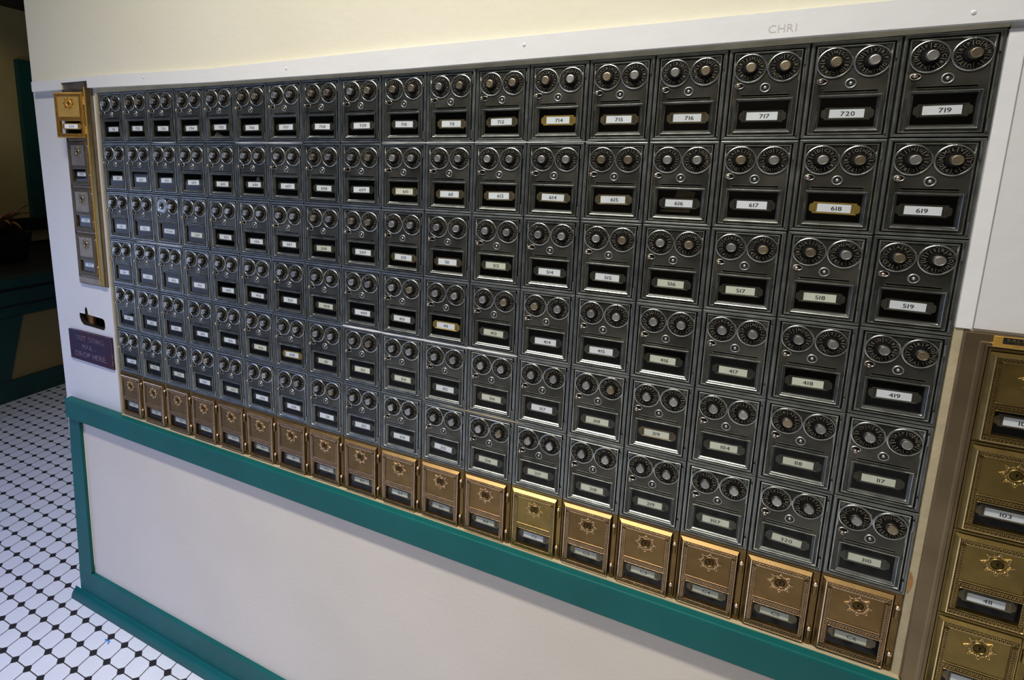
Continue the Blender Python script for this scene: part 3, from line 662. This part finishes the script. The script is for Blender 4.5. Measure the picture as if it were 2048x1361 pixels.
for q, (num, k) in enumerate((('620', 'gold'), ('520', 'tarn'), ('420', 'tarn'), ('320', 'tarn'))):  # 'tarn' is the aged brass greyed by painted reflections
    lb = ('bright golden keyed mailbox numbered 620, door ajar, top of the left column' if q == 0 else
          'aged keyed mailbox greyed by painted reflections, %s in the left column' % ('second from the top', 'third from the top', 'lowest')[q-1])
    brass_box(-0.1388+0.0022, zc-q*H, num, k, lb, None if q == 0 else 'greyed keyed mailboxes in the left column', opened=math.radians(20) if q == 0 else 0.0, cardm='card', y=-0.0035, hk='holdergold' if q == 0 else 'holder', kframe='tarn', pane=(q > 0))

# right column in its brass surround
rf = thing('brass_mailbox_surround', 'wide brass surround holding the column of keyed mailboxes at the right edge', 'mailbox frame', (1.665, 0, -0.354))
b = MB(); n5 = 4
b.rects((0, 0.139, -0.635, 0), (0.0236, 0.1166, -0.0172-n5*H, -0.016), [(0, -0.010), (0, 0.0030), (0.04, 0.0042), (0.60, 0.0042), (0.68, 0.0050), (0.80, 0.0050), (0.86, 0.0030), (1.0, 0.0026), (1.0, -0.02)], 'surround')
b.build('surround', rf)
b = MB(); bevbox(b, 0.0255, 0.112, -0.0062, -0.0045, -0.0145, -0.0010, 0.0006, 'gold'); bevbox(b, 0.0335, 0.105, -0.0068, -0.0060, -0.0096, -0.0016, 0.0004, 'plate')
b.text('SALSBURY', 0.0335+0.0205, -0.0042, 0.0036, 0.0069, 'brass_hi', 0.22, wscale=1.35); b.text('INDUSTRIES', 0.0335+0.0215, -0.0079, 0.0019, 0.0069, 'brass', 0.25, wscale=1.5)
b.text('LOS ANGELES, CA 90001', 0.0335+0.030, -0.0119, 0.0018, 0.0063, 'ink', 0.25, wscale=1.3)
b.build('maker_plate', rf)
RL = ['yellow brass keyed mailbox numbered 102, topmost in the right edge column', 'yellow brass keyed mailbox numbered 103, below box 102 at the right edge',
      'yellow brass keyed mailbox numbered 411, below box 103 at the right edge', 'yellow brass keyed mailbox directly below brass box 411, cut by the bottom of the picture']
for q, num in enumerate(('102', '103', '411', '601')):
    brass_box(1.6892, -0.3705-q*H, num, 'brass', RL[q], 'yellow brass keyed mailboxes in the right column', y=-0.0030, cardm='card', hk='holdertan')

# outgoing mail sign and the board behind the slot
sg = thing('outgoing_mail_sign', 'small dark purple plaque reading OUT GOING MAIL DROP HERE, below the mail slot', 'sign', (-0.2175, -0.0005, -0.640))
b = MB(); b.sheet([[(0.0, -0.001), (0.05, 0.0005), (0.193, 0.0), (0.1935, -0.030), (0.1925, -0.060), (0.194, -0.090), (0.001, -0.0865), (0.0005, -0.04)]], 0.0018, 0.0050, 'signp'); b.build('plaque', sg)
b = MB()
b.text('OUT GOING', 0.096, -0.0195, 0.0145, 0.0021, 'signtxt', 0.16, wscale=1.12)
b.text('MAIL ..', 0.092, -0.0435, 0.0135, 0.0021, 'signtxt', 0.16, wscale=1.1)
b.text('DROP HERE.', 0.096, -0.0675, 0.0160, 0.0021, 'signtxt', 0.16, wscale=1.15)
b.build('lettering', sg)
b = MB()
for k in range(26):
    zz = -0.003-k*0.0033+random.uniform(-.001, .001); xx = 0.1925+random.uniform(-.0006, .0010)
    if random.random() < 0.7: b.bar((xx, zz), (xx+random.uniform(-.0006, .0006), zz-random.uniform(.0012, .0035)), random.uniform(.0005, .0013), 0.0016, 0.0021, 'wornedge')
for k in range(40):
    xx = 0.004+k*0.0046+random.uniform(-.001, .001)
    if random.random() < 0.8: b.bar((xx, -0.0006), (xx+random.uniform(.002, .005), -0.0004+random.uniform(-.0004, .0004)), random.uniform(.0004, .0010), 0.0016, 0.0020, 'wornedge')
b.build('worn_edge', sg)
b = MB(); b.box(-0.235, -0.136, 0.021, 0.028, -0.66, -0.54, 'wood'); tag(b.build('wooden_board', None, (0, 0, ZO)), 'bare wooden board seen through the mail slot', 'board')
b = MB(); b.grid([[(x, 0.0022, z) for x, z in slot], [(x+(0.1095+x)*0.006, 0.0022, z+(0.605+z)*0.015) for x, z in slot], [(x, -0.0032+0.006, z) for x, z in slot]], 'chip', close=True); b.box(-0.26, -0.006, 0.05, 0.06, -0.75, -0.50, 'darkwood'); struct(b, 'slot_rim_dark_backing')  # chipped rim; dark sheet paints the unlit hollow behind the slot
# pale strips imitating bright reflections along the row joints; bare wood patch
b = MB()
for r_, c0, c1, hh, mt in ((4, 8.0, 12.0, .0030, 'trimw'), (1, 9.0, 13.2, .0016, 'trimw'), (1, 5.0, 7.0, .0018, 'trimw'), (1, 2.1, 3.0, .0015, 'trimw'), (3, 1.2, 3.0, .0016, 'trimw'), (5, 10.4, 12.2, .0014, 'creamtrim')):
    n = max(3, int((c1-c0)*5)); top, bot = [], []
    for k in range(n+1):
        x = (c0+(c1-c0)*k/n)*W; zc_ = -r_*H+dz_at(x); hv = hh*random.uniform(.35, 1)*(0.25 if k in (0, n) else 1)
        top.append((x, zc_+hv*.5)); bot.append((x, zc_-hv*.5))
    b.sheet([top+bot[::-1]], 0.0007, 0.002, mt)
b.sheet([[(1.6572, -0.692), (1.6600, -0.698), (1.6610, -0.708), (1.6595, -0.718), (1.6572, -0.724)]], 0.0004, 0.002, 'wood')
struct(b, 'joint_glints_wood_patch')
# strip between the top board and boxes, the board's shade tinted in as olive
b = MB(); xs_ = [-0.002+k*1.6585/24 for k in range(25)]
b.sheet([[(x, dz_at(x)-0.0001) for x in xs_]+[(x, 0.022) for x in xs_[::-1]]], -0.0005, 0.004, 'olive'); struct(b, 'trim_shade_strip')
# blue scrap on the floor
b = MB(); pts = [(0, 0), (.005, .0035), (.010, .002), (.014, .0045), (.019, .002), (.0225, -.006), (.0205, -.0065), (.017, -.001), (.013, .001), (.009, -.0015), (.005, .0005), (.002, -.0025)]
b.poly([(x, y, 0.001) for x, y in pts], 'blue'); b.poly([(x, y, 0.002) for x, y in pts], 'blue')
tag(b.build('plastic_scrap', None, (-0.0545, -0.0735, 0)), 'tiny bright blue plastic scrap on the white floor tiles', 'scrap')
